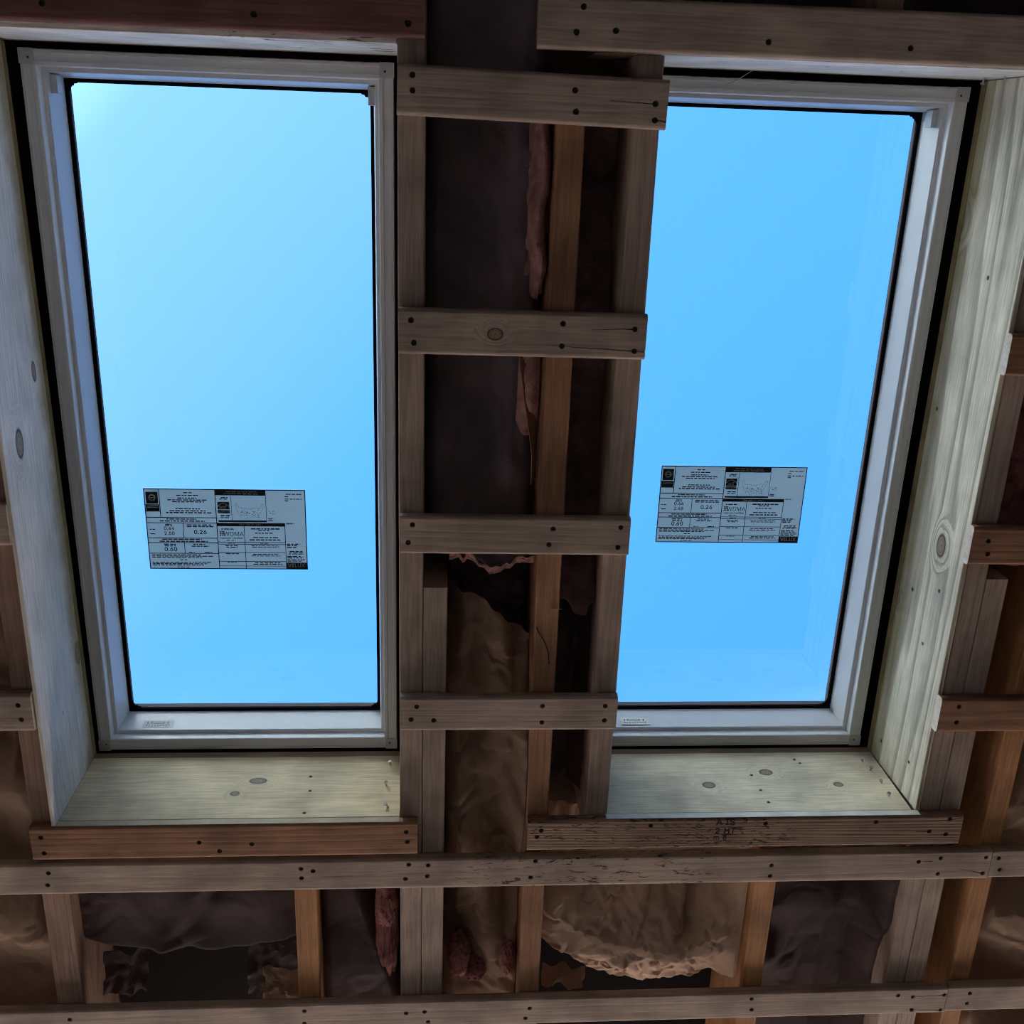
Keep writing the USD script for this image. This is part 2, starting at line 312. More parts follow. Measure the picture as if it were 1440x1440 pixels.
# roof deck with the two openings
VB, VT = -2.45, 4.4
V_SILL, V_HEAD = -.5455, .645
t = thing('ceiling', 'dark roof sheathing above the rafters, cut out round both skylights', 'ceiling', at=(0, 0, .2035), kind='structure')
us = [XL - .2, -.5760, 0.0, .354, .9058, XR + .3]
def sheet(u0, u1, v0, v1): return box(u0, u1, v0, v1, 0, .015)
deck = []
for a, b in ((-2.6, -.5760), (0.0, .354), (.9058, 3.1)): deck.append(sheet(a, b, VB, VT))
for a, b in ((-.5760, 0.0), (.354, .9058)): deck += [sheet(a, b, VB, V_SILL), sheet(a, b, V_HEAD, VT)]
for d in deck: part(t, 'sheathing_panel', d, M['deck'], smooth=False)

# ------------------------------------------------------------------ framing lumber
W1, W2 = .0195, .203
def twist(m, v_here, k, w_here=0.0):      # a board slightly in wind: u shifts with the depth and the distance up the slope from the sill
    m.vertices[:, 0] += k * (m.vertices[:, 1] + v_here - V_SILL) * (w_here - m.vertices[:, 2]) / .2
    return m
def along_slope(name, label, cat, u0, u1, v0, v1, mat, w1=W1, w2=W2, r=.0028, wind=0.0):
    t = thing(name, label, cat, at=(u0, v0, w1))
    m = prism(v1 - v0, w2 - w1, u1 - u0, r, 1)
    part(t, 'timber', twist(tm(m.refine_to_length(.05) if wind else m), v0, wind, w1), mat)
    return t
VLO, VHI = -1.34, .98
along_slope('rafter', 'orange-brown rafter running past the left skylight beside its whitish liner board', 'rafter', -.6030, -.5652, VLO, VHI, M['rafter_brown'], wind=-.0085)
along_slope('rafter', 'brown rafter in the middle of the narrow bays between the two skylights', 'rafter', .2140, .2520, VLO, .6000, M['rafter_tan'])
along_slope('rafter', 'orange-brown rafter at the far right, next after the doubled rafter', 'rafter', 1.0308, 1.0685, VLO, VHI, M['rafter_orange'])
along_slope('trimmer_rafter', 'long pale trimmer rafter along the right side of the left skylight', 'rafter', .0005, .0375, VLO, VHI, M['rafter_pale'])
along_slope('trimmer_rafter', 'long trimmer rafter behind the grainy liner board of the right skylight', 'rafter', .9055, .9425, VLO, VHI, M['rafter_pale'])
along_slope('sister_rafter', 'shorter pale timber doubling the trimmer between the skylights, its square top end in shadow', 'rafter', .0382, .0755, VLO, -.125, M['rafter_pale'])
along_slope('sister_rafter', 'shorter pale timber doubling the trimmer right of the right skylight', 'rafter', .9432, .9800, VLO, -.1065, M['rafter_pale'])
along_slope('jack_rafter', 'pale jack rafter along the left side of the right skylight', 'rafter', .3160, .3535, V_SILL + .001, .6440, M['rafter_pale'])
along_slope('cripple_rafter', 'short orange rafter below the middle of the left skylight', 'rafter', -.1812, -.1432, VLO, -.5850, M['rafter_orange'])
along_slope('cripple_rafter', 'short orange rafter below the middle of the right skylight', 'rafter', .6300, .6680, VLO, -.5850, M['rafter_orange'])
along_slope('cripple_rafter', 'short shadowed rafter above the right skylight, cut off by the top edge', 'rafter', .6300, .6680, .6845, VHI, M['rafter_brown'])

# liner boards of the two wells
M['liner_left'] = wood('liner_left', (.80, .75, .68), (.70, .63, .56), 1, lines=.18, ring_scale=26., knots=[(0, .0849 - V_SILL, -.0624, .013, 1.6), (0, .1738 - V_SILL, -.1566, .008, 1.8), (0, -.3266 - V_SILL, -.188, .012, 1.6)], face=0, stain=((.34, .27, .12), 2, -.150, -.196), blotch=.12, bump=.2)
M['liner_right'] = wood('liner_right', (.84, .78, .62), (.34, .28, .20), 1, lines=.72, ring_scale=62., knots=[(0, -.0772 - V_SILL, -.0743, .0125, 1.5), (0, -.2238 - V_SILL, -.183, .0065, 1.7), (0, .4351 - V_SILL, -.195, .014, 1.6)], face=0, stain=((.40, .34, .16), 2, -.135, -.19), blotch=.16, bump=.9)
HOLE_R = .0042
part(UsdGeom.Xform.Get(stage, '/World/rafter'), 'packing_strip', box(.0376, .0455, 0, V_SILL - .0395 - VLO, 0, .045), M['rafter_brown'])
def board_v(u0, u1, v0, v1, w1, w2, face_u, holes, r=.0012):
    m = prism(v1 - v0, w2 - w1, u1 - u0, r, 1)
    for hv, hw in holes:
        c = m3.Manifold.cylinder(.006, .0035, .0035, 12).rotate([0, 90, 0]).translate([face_u - u0 - .003, hv - v0, -(hw - w1)])
        m = m - c
    return tm(m.refine_to_length(.05))
t = thing('liner_board', 'smooth whitish liner board on the left side of the left skylight well', 'board', at=(-.5648, V_SILL, .004))
part(t, 'board', twist(board_v(-.5648, -.5585, V_SILL, .6435, .004, .2030, -.5585, [(-.3871, .0951), (.30, .05)]), V_SILL, -.0085, .004), M['liner_left'])
t = thing('liner_board', 'pale green-grey liner board with strong grain and a big knot, right of the right skylight', 'board', at=(.8975, V_SILL, .0175))
RJN = [(-.1856, .157), (-.1505, .0722), (.1341, .1821), (-.5024, .1718), (-.4794, .066), (-.2588, .0927), (.36, .10)]
g = board_v(.8975, .9050, V_SILL, .6435, .0175, .2030, .8975, RJN); SPLAY = .026; g.vertices[:, 0] += SPLAY * g.vertices[:, 2]
part(t, 'board', g, M['liner_right'])
for hv, hw in RJN:
    c = trimesh.creation.cylinder(.0028, .001, sections=12); c.apply_transform(trimesh.transformations.rotation_matrix(np.pi / 2, [0, 1, 0])); c.apply_translation([.0018 - SPLAY * (hw - .0175), hv - V_SILL, -(hw - .0175)])
    part(t, 'nail', c, M['steel_dark'])

# headers
def header(label, u0, u1, v0, v1, mat, holes=(), face='top', w1=W1):
    t = thing('header', label, 'header beam', at=(u0, v0, w1))
    m = prism(u1 - u0, v1 - v0, W2 - w1, .0012, 0)
    fv = (v1 - v0) if face == 'top' else 0.0
    for hu, hw in holes:
        m = m - m3.Manifold.cylinder(.008, .0032, .0032, 12).rotate([90, 0, 0]).translate([hu - u0, fv + .004, -(hw - w1)])
    part(t, 'timber', tm(m), mat)
    for hu, hw in holes:
        c = trimesh.creation.cylinder(.0028, .001, sections=12); c.apply_transform(trimesh.transformations.rotation_matrix(np.pi / 2, [1, 0, 0])); c.apply_translation([hu - u0, fv + (-.0025 if face == 'top' else .0025), -(hw - w1)])
        part(t, 'nail', c, M['steel_dark'])
    return t
def loose_nails(t, at, spots, v_face, sgn=1):
    """Nails whose bright shanks stick out of a face."""
    rng = random.Random(3)
    for hu, hw in spots:
        d = np.array([rng.uniform(-.5, .3), sgn * 1.0, rng.uniform(-.1, .5)]); d /= np.linalg.norm(d)
        p0 = np.array([hu - at[0], v_face - at[1], -(hw - at[2])]) - d * .004; p1 = p0 + d * rng.uniform(.011, .015)
        n = trimesh.util.concatenate([tube(np.linspace(p0, p1, 3), .0014, 8), tube([p1, p1 + d * .0008, p1 + d * .0016], [.0032, .0034, .003], 10)])
        part(t, 'nail', n, M['steel'], label='bright bent nail standing proud')
M['sill_left'] = wood('sill_left', (.80, .64, .40), (.62, .46, .26), 0, lines=.4, ring_scale=30., knots=[(-.2523 + .558, 0, -(.1269 - W1), .008, 1.7), (-.2862 + .558, 0, -(.0895 - W1), .006, 1.2)], face=1, blotch=.2)
M['sill_right'] = wood('sill_right', (.76, .66, .48), (.62, .5, .33), 0, lines=.3, ring_scale=26., knots=[(.5509 - .315, 0, -(.0996 - W1), .0085, 1.25), (.6672 - .315, 0, -(.1378 - W1), .0085, 1.3), (.7893 - .315, 0, -(.0975 - W1), .0065, 1.2)], face=1, blotch=.25)
M['head_flecked'] = wood('head_flecked', (.82, .80, .76), (.68, .65, .61), 0, lines=.25, flecks=(.60, 55., .28, .66), blotch=.2)
M['head_plain'] = wood('head_plain', (.82, .79, .75), (.68, .65, .6), 0, lines=.25, flecks=(.69, 60., .0, .7), blotch=.2)
header('yellowish sill header with small knots below the left skylight', -.5580, -.0005, -.5845, V_SILL, M['sill_left'], [(-.1618, .1384), (-.158, .0954), (-.1602, .0325)])
loose_nails(stage_t := UsdGeom.Xform.Get(stage, '/World/header'), (-.5580, -.5845, W1), [(-.0208, .1719), (-.0268, .110), (-.0214, .0476)], V_SILL)
header('pale sill header with dark ringed knots below the right skylight', .3150, .8915, -.5845, V_SILL, M['sill_right'], [(.6379, .1292), (.6413, .0828), (.6444, .0467), (.7414, .1668), (.7345, .1787)])
loose_nails(UsdGeom.Xform.Get(stage, '/World/header_001'), (.3150, -.5845, W1), [(.8633, .1696), (.867, .1414), (.8717, .1005), (.8684, .0613)], V_SILL)
header('pale head header with dark bark flecks above the left skylight', -.5600, -.0005, V_HEAD, .6835, M['head_flecked'], [(-.12, .11)], 'bottom')
header('pale head header above the right skylight', .3165, .9045, V_HEAD, .6835, M['head_plain'], [(.60, .09), (.72, .12)], 'bottom')
loose_nails(UsdGeom.Xform.Get(stage, '/World/header_003'), (.3165, V_HEAD, W1), [(.868, .165), (.8755, .12), (.884, .06)], V_HEAD, -1)

t = thing('blocking', 'small brown wood block in the dark gap above the top short strip', 'wood block', at=(.2620, .6450, .030))
part(t, 'timber', tm(prism(.0530, .038, .10, .0015, 0)), M['block'])
# ------------------------------------------------------------------ furring strips
NAILS = {
    'S1': [(0.0210, 0.6076), (0.0210, 0.5889), (0.2339, 0.5967), (0.2363, 0.5706), (0.3418, 0.5840), (0.3425, 0.5638)],
    'S2': [(0.0193, 0.2915), (0.0233, 0.2597), (0.2333, 0.2914), (0.2329, 0.2591), (0.3364, 0.2857), (0.3377, 0.2542)],
    'S3': [(0.0216, -0.0136), (0.0153, -0.0422), (0.2338, -0.0186), (0.2285, -0.0441), (0.3370, -0.0155), (0.3348, -0.0480)],
    'S4': [(0.0287, -0.3239), (0.0197, -0.3472), (0.0561, -0.3488), (0.2309, -0.3237), (0.2311, -0.3539), (0.3329, -0.3243), (0.3334, -0.3507)],
    'S5': [(-0.5780, -0.6342), (-0.5820, -0.6586), (-0.1651, -0.6340), (-0.1646, -0.6530), (-0.1451, -0.6388), (0.0162, -0.6289), (0.0102, -0.6581), (0.0487, -0.6310), (0.0476, -0.6530), (0.2319, -0.6258), (0.2247, -0.6597), (0.6469, -0.6429), (0.6471, -0.6655), (0.9123, -0.6405), (0.9514, -0.6337), (0.9521, -0.6673), (1.0348, -0.6338), (1.0348, -0.6674)],
    'S5b': [(1.0588, -0.6358), (1.0651, -0.6604)],
    'S6': [(-0.5774, -0.9468), (-0.1696, -0.9416), (-0.1706, -0.9695), (0.0111, -0.9528), (0.0443, -0.9507), (0.0508, -0.9741), (0.2348, -0.9490), (0.2279, -0.9720), (0.6454, -0.9412), (0.6483, -0.9665), (0.9243, -0.9420), (0.9538, -0.9463), (0.9563, -0.9771), (1.014, -0.9438), (1.0125, -0.9798)],
    'S6b': [(1.0631, -0.9415), (1.0621, -0.9653)],
    'HL': [(-0.5824, -0.5637), (-0.5803, -0.5945), (-0.3295, -0.5779), (-0.2970, -0.5955), (-0.2439, -0.5823), (0.0115, -0.5625), (0.0138, -0.5826)],
    'HR': [(0.2390, -0.5634), (0.2323, -0.5763), (0.4261, -0.5564), (0.6264, -0.5553), (0.8214, -0.5554), (0.9533, -0.5516), (0.9205, -0.5762), (0.9512, -0.5827)],
    'SA': [(-0.4364, 0.6725), (-0.1779, 0.6703), (0.0155, 0.6676)],
    'SB': [(0.2395, 0.6964), (0.2319, 0.6663), (0.2827, 0.6700), (0.4853, 0.6645), (0.6775, 0.6644)],
    'SR3': [(0.9209, -0.0331), (0.9240, -0.0547)],
    'SR4': [(0.9285, -0.3290), (0.9291, -0.3588)],
    'SL4': [(-0.5879, -0.3179), (-0.5857, -0.3432)],
}
CRACKS = {'S1': [((.2808, .5862), (.3418, .5840)), ((.3425, .5638), (.3570, .5620))], 'S2': [((.2753, .2843), (.3364, .2857)), ((.2329, .2591), (.3377, .2542)), ((.3377, .2542), (.3560, .2535))],
          'S5': [((.9123, -.6405), (.9368, -.6395)), ((.9909, -.6573), (1.0348, -.6674))], 'S6': [((.9538, -.9463), (1.014, -.9438)), ((.9563, -.9771), (1.0125, -.9798))],
          'HR': [((.9112, -.5560), (.975, -.5500)), ((.8960, -.5764), (.9205, -.5762))], 'SR3': [], }
def strip(key, label, u0, u1, vl, vr, hgt, mat, th=.0185, r=.0052):
    """A 19 x 64 furring strip between u0 and u1; its top edge is at vl at the left end and vr at the right end."""
    L = u1 - u0; ang = math.atan2(vr - vl, L); v0 = vl - hgt
    t = thing('furring_strip', label, 'wood strip', at=(u0, v0, 0))
    m = prism(L, hgt, th, r, 0).rotate([0, 0, math.degrees(ang)])
    loc = lambda p: np.array([p[0] - u0, p[1] - v0])
    for i, p in enumerate(NAILS.get(key, [])):
        x, y = loc(p); m = m - m3.Manifold.cylinder(.008, HOLE_R, HOLE_R * .97, 16).translate([x, y, -.0034])
    for a, b in CRACKS.get(key, []):
        a, b = loc(a), loc(b); d = (b - a) / np.linalg.norm(b - a); nn = np.array([-d[1], d[0]]); k = 7; rng = random.Random(int(a[0] * 1e4)); up_, lo_ = [], []
        for i in range(k + 1):
            q = a + (b - a) * i / k + nn * rng.uniform(-.0006, .0006); wd = .0002 + .0007 * i / k
            up_.append(q + nn * wd); lo_.append(q - nn * wd)
        cs = m3.CrossSection([np.array(lo_ + up_[::-1])]); m = m - m3.Manifold.extrude(cs, .02).translate([0, 0, -.007])
    part(t, 'board', tm(m), mat)
    for p in NAILS.get(key, []):
        x, y = loc(p); c = trimesh.creation.cylinder(.0036, .0008, sections=14); c.apply_translation([x, y, -.0030]); part(t, 'nail', c, M['steel_dark'])
    return t
M['s_knot1'] = wood('strap_knotty', PALE, PALE_D, 0, lines=.38, knots=[(.136, .031, 0, .008, 1.3)], face=2)
strip('SA', 'dark reddish furring strip along the top edge above the left skylight', -1.2, .0366, .7165, .7150, .0640, M['strap_red'])
strip('SB', 'brown furring strip along the top edge above the right skylight', .1815, 1.75, .7090, .7130, .0640, M['strap'])
strip('S1', 'topmost of the four short strips between the skylights, slightly tilted', .0003, .3578, .6212, .6142, .0625, M['strap'])
strip('S2', 'second of the four short strips between the skylights, split at its right end', .0016, .3535, .3078, .3062, .0645, M['s_knot1'])
strip('S3', 'third of the four short strips between the skylights', .0028, .3518, .0002, -.0010, .0610, M['strap'])
strip('S4', 'lowest of the four short strips between the skylights, beside the small white rating label', .0026, .3530, -.3066, -.3074, .0620, M['strap'])
strip('HL', 'orange-brown strip nailed under the sill of the left skylight', -.5990, .0305, -.5444, -.5440, .0650, M['strap_orange'])
strip('HR', 'rough weathered strip with a dark ink stamp under the sill of the right skylight', .2160, .9775, -.5440, -.5440, .0610, M['strap_weathered'])
strip('S5', 'long pale strip just below both skylights, flecked with bark in the middle', -1.30, 1.0445, -.6165, -.6190, .0615, M['strap_flecked'])
strip('S5b', 'right-hand end piece butted against the long strip just below the skylights', 1.0455, 1.75, -.6180, -.6180, .0605, M['strap'])
strip('S6', 'lowest long pale strip along the bottom edge of the picture', -1.30, 1.0190, -.9265, -.9265, .0610, M['strap'])
strip('S6b', 'right-hand end piece butted against the lowest long strip', 1.0200, 1.75, -.9245, -.9245, .0600, M['strap'])
strip('SR2', 'topmost of three strip ends at the right edge beside the right skylight', .8950, 1.75, .2905, .2905, .0615, M['strap_orange'])
strip('SR3', 'middle of three strip ends at the right edge beside the right skylight', .8945, 1.75, -.0100, -.0100, .0640, M['strap_orange'])
strip('SR4', 'lowest of three strip ends at the right edge beside the right skylight', .8975, 1.75, -.3140, -.3140, .0640, M['strap_orange'])
strip('SL3', 'upper of two strip ends with a whitish sawn face at the left edge', -1.30, -.5650, .0120, .0120, .0640, M['strap'])
strip('SL4', 'lower of two whitish strip ends at the left edge, two nails showing', -1.30, -.5680, -.2990, -.2990, .0660, M['strap'])

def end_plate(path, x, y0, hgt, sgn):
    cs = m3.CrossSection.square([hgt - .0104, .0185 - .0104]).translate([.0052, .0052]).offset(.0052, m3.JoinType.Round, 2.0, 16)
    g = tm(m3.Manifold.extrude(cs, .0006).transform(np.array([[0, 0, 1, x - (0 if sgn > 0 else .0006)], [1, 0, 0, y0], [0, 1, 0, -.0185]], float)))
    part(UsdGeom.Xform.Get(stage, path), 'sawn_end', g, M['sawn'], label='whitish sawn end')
STRIPS = {k: f'/World/furring_strip_{i:03d}' if i else '/World/furring_strip' for i, k in enumerate(['SA', 'SB', 'S1', 'S2', 'S3', 'S4', 'HL', 'HR', 'S5', 'S5b', 'S6', 'S6b', 'SR2', 'SR3', 'SR4', 'SL3', 'SL4'])}
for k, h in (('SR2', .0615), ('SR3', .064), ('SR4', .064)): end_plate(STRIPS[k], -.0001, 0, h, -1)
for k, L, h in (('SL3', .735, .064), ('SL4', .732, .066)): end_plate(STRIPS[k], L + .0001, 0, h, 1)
part(UsdGeom.Xform.Get(stage, STRIPS['HR']), 'clean_edge', box(.134, .684, .06095, .0616, .0030, .0160), M['edge'], label='pale upper edge')  # thin pale plates along the upper edges of both sill strips
part(UsdGeom.Xform.Get(stage, STRIPS['HL']), 'clean_edge', box(.0415, .5985, .0649, .0655, .0030, .0160), M['edge_warm'], label='pale upper edge')

# grade stamp on the weathered strip
hr = UsdGeom.Xform.Get(stage, '/World/furring_strip_007')
st = []
for (du, dv, s, h) in ((-.016, .0165, 'A', .012), (.000, .0165, 'IS', .012), (-.017, -.001, '2', .011), (-.001, -.001, 'HT', .011), (-.018, -.0135, 'm', .009), (-.002, -.0135, '8', .009)):
    g = meshkit.text_mesh(s, h, depth=.0002, bold=True); g.apply_translation([.5547 + du - .2160, -.5735 + dv + .605, .0001]); st.append(g)
part(hr, 'ink_stamp', trimesh.util.concatenate(st), M['stamp'], smooth=False, label='smudged dark grade stamp')

# ------------------------------------------------------------------ skylights
def skylight(name, label, u0, v0):
    u1, v1 = u0 + .5425, v0 + 1.179
    R = (u0, u1, v0, v1)
    t = thing(name, label, 'skylight', at=(0, 0, 0), kind='structure')
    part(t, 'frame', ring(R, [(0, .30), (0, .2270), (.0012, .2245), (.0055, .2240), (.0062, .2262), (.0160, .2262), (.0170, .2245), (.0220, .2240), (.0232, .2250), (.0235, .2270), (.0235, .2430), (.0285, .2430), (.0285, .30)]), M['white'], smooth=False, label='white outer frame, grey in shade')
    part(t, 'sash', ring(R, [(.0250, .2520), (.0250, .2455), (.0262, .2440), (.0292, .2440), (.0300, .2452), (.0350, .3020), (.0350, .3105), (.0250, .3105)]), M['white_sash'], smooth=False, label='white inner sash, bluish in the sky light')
    # black weather gasket in the gap round the frame
    part(t, 'gasket', ring((u0 - .045, u1 + .045, v0 - .045, v1 + .045), [(0, .2195), (0, .238), (.050, .238), (.050, .2310), (.030, .2290), (.030, .2195)]), M['black'], smooth=False, label='black gasket in the gap')
    # glazing seal with sealant squeezed out in the corners
    seal = [ring(R, [(.0345, .3025), (.0390, .3030), (.0405, .3050), (.0405, .3098), (.0345, .3098)])]
    rng = random.Random(int(u0 * 100) + 5)
    for cu, cv, su, sv in ((u0, v0, 1, 1), (u1, v0, -1, 1), (u0, v1, 1, -1), (u1, v1, -1, -1)):
        k = .0397; pts = [(0, 0)]
        L = rng.uniform(.012, .02)
        for i in range(9):
            a = i / 8
            pts.append((L * (1 - a) + .0045 * a * (1 - a) + rng.uniform(0, .0018), L * .75 * a + .0045 * (1 - a) * a + rng.uniform(0, .0018)))
        pts = [(L, 0), (L - .001, .0022), (L * .62, .0030), (L * .58, .0055), (.0048, .0058), (.0040, L * .55), (.0024, L * .62), (.0016, L * .95), (0, L)]
        pts = [(0, 0)] + [(a + rng.uniform(-.0005, .0005) * (0 < i < 8), b + rng.uniform(-.0005, .0005) * (0 < i < 8)) for i, (a, b) in enumerate(pts)]
        g = trimesh.creation.extrude_polygon(Polygon([(su * a, sv * b) for a, b in pts]), .0016, engine='earcut'); g.apply_translation([cu + su * k, cv + sv * k, -.3094]); seal.append(g)
    part(t, 'glazing_seal', trimesh.util.concatenate(seal), M['black'], smooth=False, label='thin black seal with ragged corners')
    part(t, 'pane', box(u0 + .030, u1 - .030, v0 + .030, v1 - .030, .3108, .3148), M['glass'], smooth=False)
    part(t, 'cladding', ring((u0 - .03, u1 + .03, v0 - .03, v1 + .03), [(0, .235), (0, .330), (.066, .330), (.066, .316), (.030, .316), (.030, .235)]), M['black'], smooth=False)
    # plastic corner pieces of the frame, each with a screw hole
    for su, sv in ((0, 1), (1, 1), (0, 0), (1, 0)):
        m = m3.Manifold.extrude(m3.CrossSection.square([.0195, .0195]).translate([.001, .001]).offset(.001, m3.JoinType.Round, 2., 12), .0022)
        m = m - m3.Manifold.cylinder(.01, .0019, .0019, 12).translate([.0135, .0125, -.002])
        g = tm(m.translate([0, 0, 0])); g.apply_transform(np.diag([1 if su == 0 else -1, -1 if sv else 1, 1, 1.])); 
        if g.volume < 0: g.invert()
        g.apply_translation([u0 - .0003 if su == 0 else u1 + .0003, v1 + .0003 if sv else v0 - .0003, -.2255])
        c = part(t, 'corner_cover', g, M['plastic'], label='grey plastic corner piece')
        s = trimesh.creation.cylinder(.0018, .0006, sections=10); s.apply_translation([(u0 + .0135) if su == 0 else (u1 - .0135), (v1 - .0125) if sv else (v0 + .0125), -.2245]); part(t, 'screw', s, M['steel_dark'])
    for su in (0, 1):      # clips in the upper sash corners
        g = tm(m3.Manifold.extrude(m3.CrossSection.square([.008, .024]).offset(.0012, m3.JoinType.Round, 2., 12), .022)); 
        g.apply_translation([(u0 + .0315) if su == 0 else (u1 - .0395), v1 - .058, -.2760]); part(t, 'sash_clip', g, M['plastic'], label='pale plastic clip in the sash corner')
    return t
FLU, FRU, FV = -.5545, .3360, -.5430
wl = skylight('window_1', 'left skylight, a white framed roof window open to the brighter sky', FLU, FV)
wr = skylight('window_2', 'right skylight, a white framed roof window beside the grainy liner board', FRU, FV - .001)

# upper ends of the liner boards, carried as parts of the skylights
g = twist(box(-.5648, -.5585, V_SILL, .6435, .2040, .2188), 0, -.0085); part(wl, 'opening_edge', g, M['edge_stained'], smooth=False)
g = box(.8975, .9050, V_SILL, .6435, .2040, .2188); g.vertices[:, 0] += SPLAY * (g.vertices[:, 2] + .0175); part(wr, 'opening_edge', g, M['edge_stained'], smooth=False)

# ------------------------------------------------------------------ stickers
def sticker(label, u0, v0, sx, sy, second):
    """Energy sticker on the room side of a pane: laid out on a 1000 x 540 sheet, origin top left."""
    W_, H_ = 1000., 540.
    t = thing('energy_sticker', label, 'sticker', at=(u0, v0, .3105))
    def P(x0, y0, x1, y1, z0=.00022, z1=.00030):
        b = trimesh.creation.box([(x1 - x0) / W_ * sx, (y1 - y0) / H_ * sy, z1 - z0]); b.apply_translation([(x0 + x1) / 2 / W_ * sx, -(y0 + y1) / 2 / H_ * sy, (z0 + z1) / 2]); return b
    def T(s, x, y, h, bold=True, z=.00022):     # x centre, y baseline, cap height
        g = meshkit.text_mesh(s, h / H_ * sy, depth=.00008, bold=bold); b = g.bounds; g.apply_translation([x / W_ * sx - (b[0, 0] + b[1, 0]) / 2, -y / H_ * sy, z]); return g
    rng = random.Random(11)
    def rows(x0, x1, ys, h=7, dens=.8, center=True):
        out = []
        for y in ys:
            wd = (x1 - x0) * rng.uniform(.72, 1.0); a = (x0 + x1 - wd) / 2 if center else x0; e = a + wd
            while a < e:
                b = min(e, a + rng.uniform(10, 34)); out.append(P(a, y, b, y + h)); a = b + rng.uniform(4, 8)
        return out
    cs = m3.CrossSection.square([sx - .004, sy - .004]).translate([.002, -sy + .002]).offset(.002, m3.JoinType.Round, 2., 16)
    part(t, 'paper', tm(m3.Manifold.extrude(cs, .0002)), M['paper'], smooth=False)
    ink = []
    B = 5
    ink += [P(0, 0, 1000, 6), P(0, 534, 1000, 540), P(0, 0, 6, 540), P(994, 0, 1000, 540)]                # border
    ink += [P(436, 6, 441, 534), P(92, 6, 97, 190), P(6, 188, 436, 193), P(6, 224, 436, 229), P(226, 229, 230, 328), P(6, 326, 436, 331), P(6, 357, 436, 362), P(226, 362, 230, 432), P(6, 430, 436, 435)]
    ink += [P(6, 148, 92, 152)]
    # title block, dense illegible lines
    ink += rows(240, 310, [22]) + rows(190, 350, [40]) + rows(200, 330, [58]) + rows(130, 400, [70]) + rows(170, 370, [82]) + rows(170, 360, [128]) + rows(150, 380, [142]) + rows(110, 428, [154], 8)
    ink += rows(110, 330, [197], 7) + rows(80, 370, [210], 8) + rows(80, 350, [334], 7) + rows(60, 390, [347], 8)
    ink += [T('0.44' if not second else '0.44', 140, 274, 22), T('2.50' if not second else '2.48', 140, 308, 22), T('0.26', 332, 300, 27), T('0.60', 140, 418, 27)]
    ink += rows(110, 165, [234, 243], 6) + rows(20, 60, [268], 6, center=False) + rows(20, 66, [298], 6, center=False) + rows(236, 430, [236, 247], 7) + rows(90, 190, [368, 379], 7) + rows(280, 360, [368], 7) + rows(270, 380, [380], 7) + rows(250, 290, [422], 5) + rows(350, 400, [422], 6)
    ink += rows(20, 425, [440, 449, 458], 6, center=False) + rows(190, 240, [474], 6) + rows(20, 425, [492, 501, 510], 6, center=False) + rows(160, 260, [524], 5)
    # right half
    blocks = [P(441, 6, 752, 40), P(450, 206, 752, 218), P(441, 224, 862, 246), P(862, 492, 994, 534)]
    white = rows(470, 730, [13, 26], 6) + rows(560, 740, [232], 6)
    for w in white: w.apply_translation([0, 0, .0001])
    wt = [T('VELUX', 928, 524, 24, True, .00032)]
    ink += rows(470, 520, [52], 7) + rows(455, 520, [62], 6) + [P(534, 44, 537, 206), P(750, 40, 753, 206)] + rows(465, 525, [172], 8) + rows(460, 530, [186], 6)
    ink += [P(862, 224, 866, 534), P(606, 246, 610, 534), P(441, 352, 862, 356), P(441, 366, 862, 370), P(441, 422, 862, 426), P(441, 484, 862, 488), P(441, 516, 862, 519)]
    ink += [T('WDMA', 540, 312, 28, False), T('Hallmark Certified', 525, 332, 12, True)] + rows(480, 560, [340], 5) + rows(455, 560, [262], 7)
    for r_ in range(3):
        for c_ in range(3): ink.append(P(453 + c_ * 11, 278 + r_ * 12, 461 + c_ * 11, 287 + r_ * 12))
    ink += rows(640, 840, [258], 9) + rows(690, 770, [270], 7) + rows(670, 790, [288], 7) + rows(660, 820, [318], 7) + rows(620, 850, [334], 8) + rows(700, 760, [359], 5) + rows(500, 550, [359], 5)
    ink += rows(480, 570, [376, 386], 6) + rows(625, 850, [376, 386], 5) + rows(480, 570, [430], 6) + rows(625, 850, [434, 445], 5) + rows(490, 550, [490], 5) + rows(640, 850, [492, 502], 6)
    # state map: an outline of dots and short dashes
    outline = [(565, 90), (580, 120), (640, 128), (690, 118), (705, 128), (728, 95), (735, 110), (715, 150), (700, 172), (705, 186), (690, 180), (660, 182), (640, 178), (620, 192), (606, 172), (580, 168), (566, 140), (558, 105), (565, 90)]
    for (a, b), (c, d) in zip(outline[:-1], outline[1:]):
        k = max(2, int(math.hypot(c - a, d - b) / 9))
        for i in range(k):
            f = i / k; x = a + (c - a) * f + rng.uniform(-2, 2); y = b + (d - b) * f + rng.uniform(-2, 2); ink.append(P(x, y, x + 5, y + 3))
    for i in range(46):
        x, y = rng.uniform(590, 700), rng.uniform(132, 175); ink.append(P(x, y, x + rng.uniform(3, 11), y + 2.5) if i % 2 else P(x, y, x + 2, y + rng.uniform(4, 12)))
    for i in range(14):
        x, y = rng.uniform(765, 805), rng.uniform(136, 172); ink.append(P(x, y, x + rng.uniform(3, 9), y + 2.5))
    ink += rows(760, 800, [190, 200], 5) + rows(870, 985, [26], 6) + rows(870, 900, [42], 6, center=False) + rows(870, 985, [58], 6, center=False) + rows(870, 895, [70], 6, center=False) + rows(875, 935, [222], 6, center=False)
    ink += rows(872, 960, [362, 372, 384], 8, center=False) + rows(872, 985, [412, 421, 430], 6) + rows(872, 985, [446, 456], 7, center=False) + rows(872, 990, [470, 479], 6, center=False)
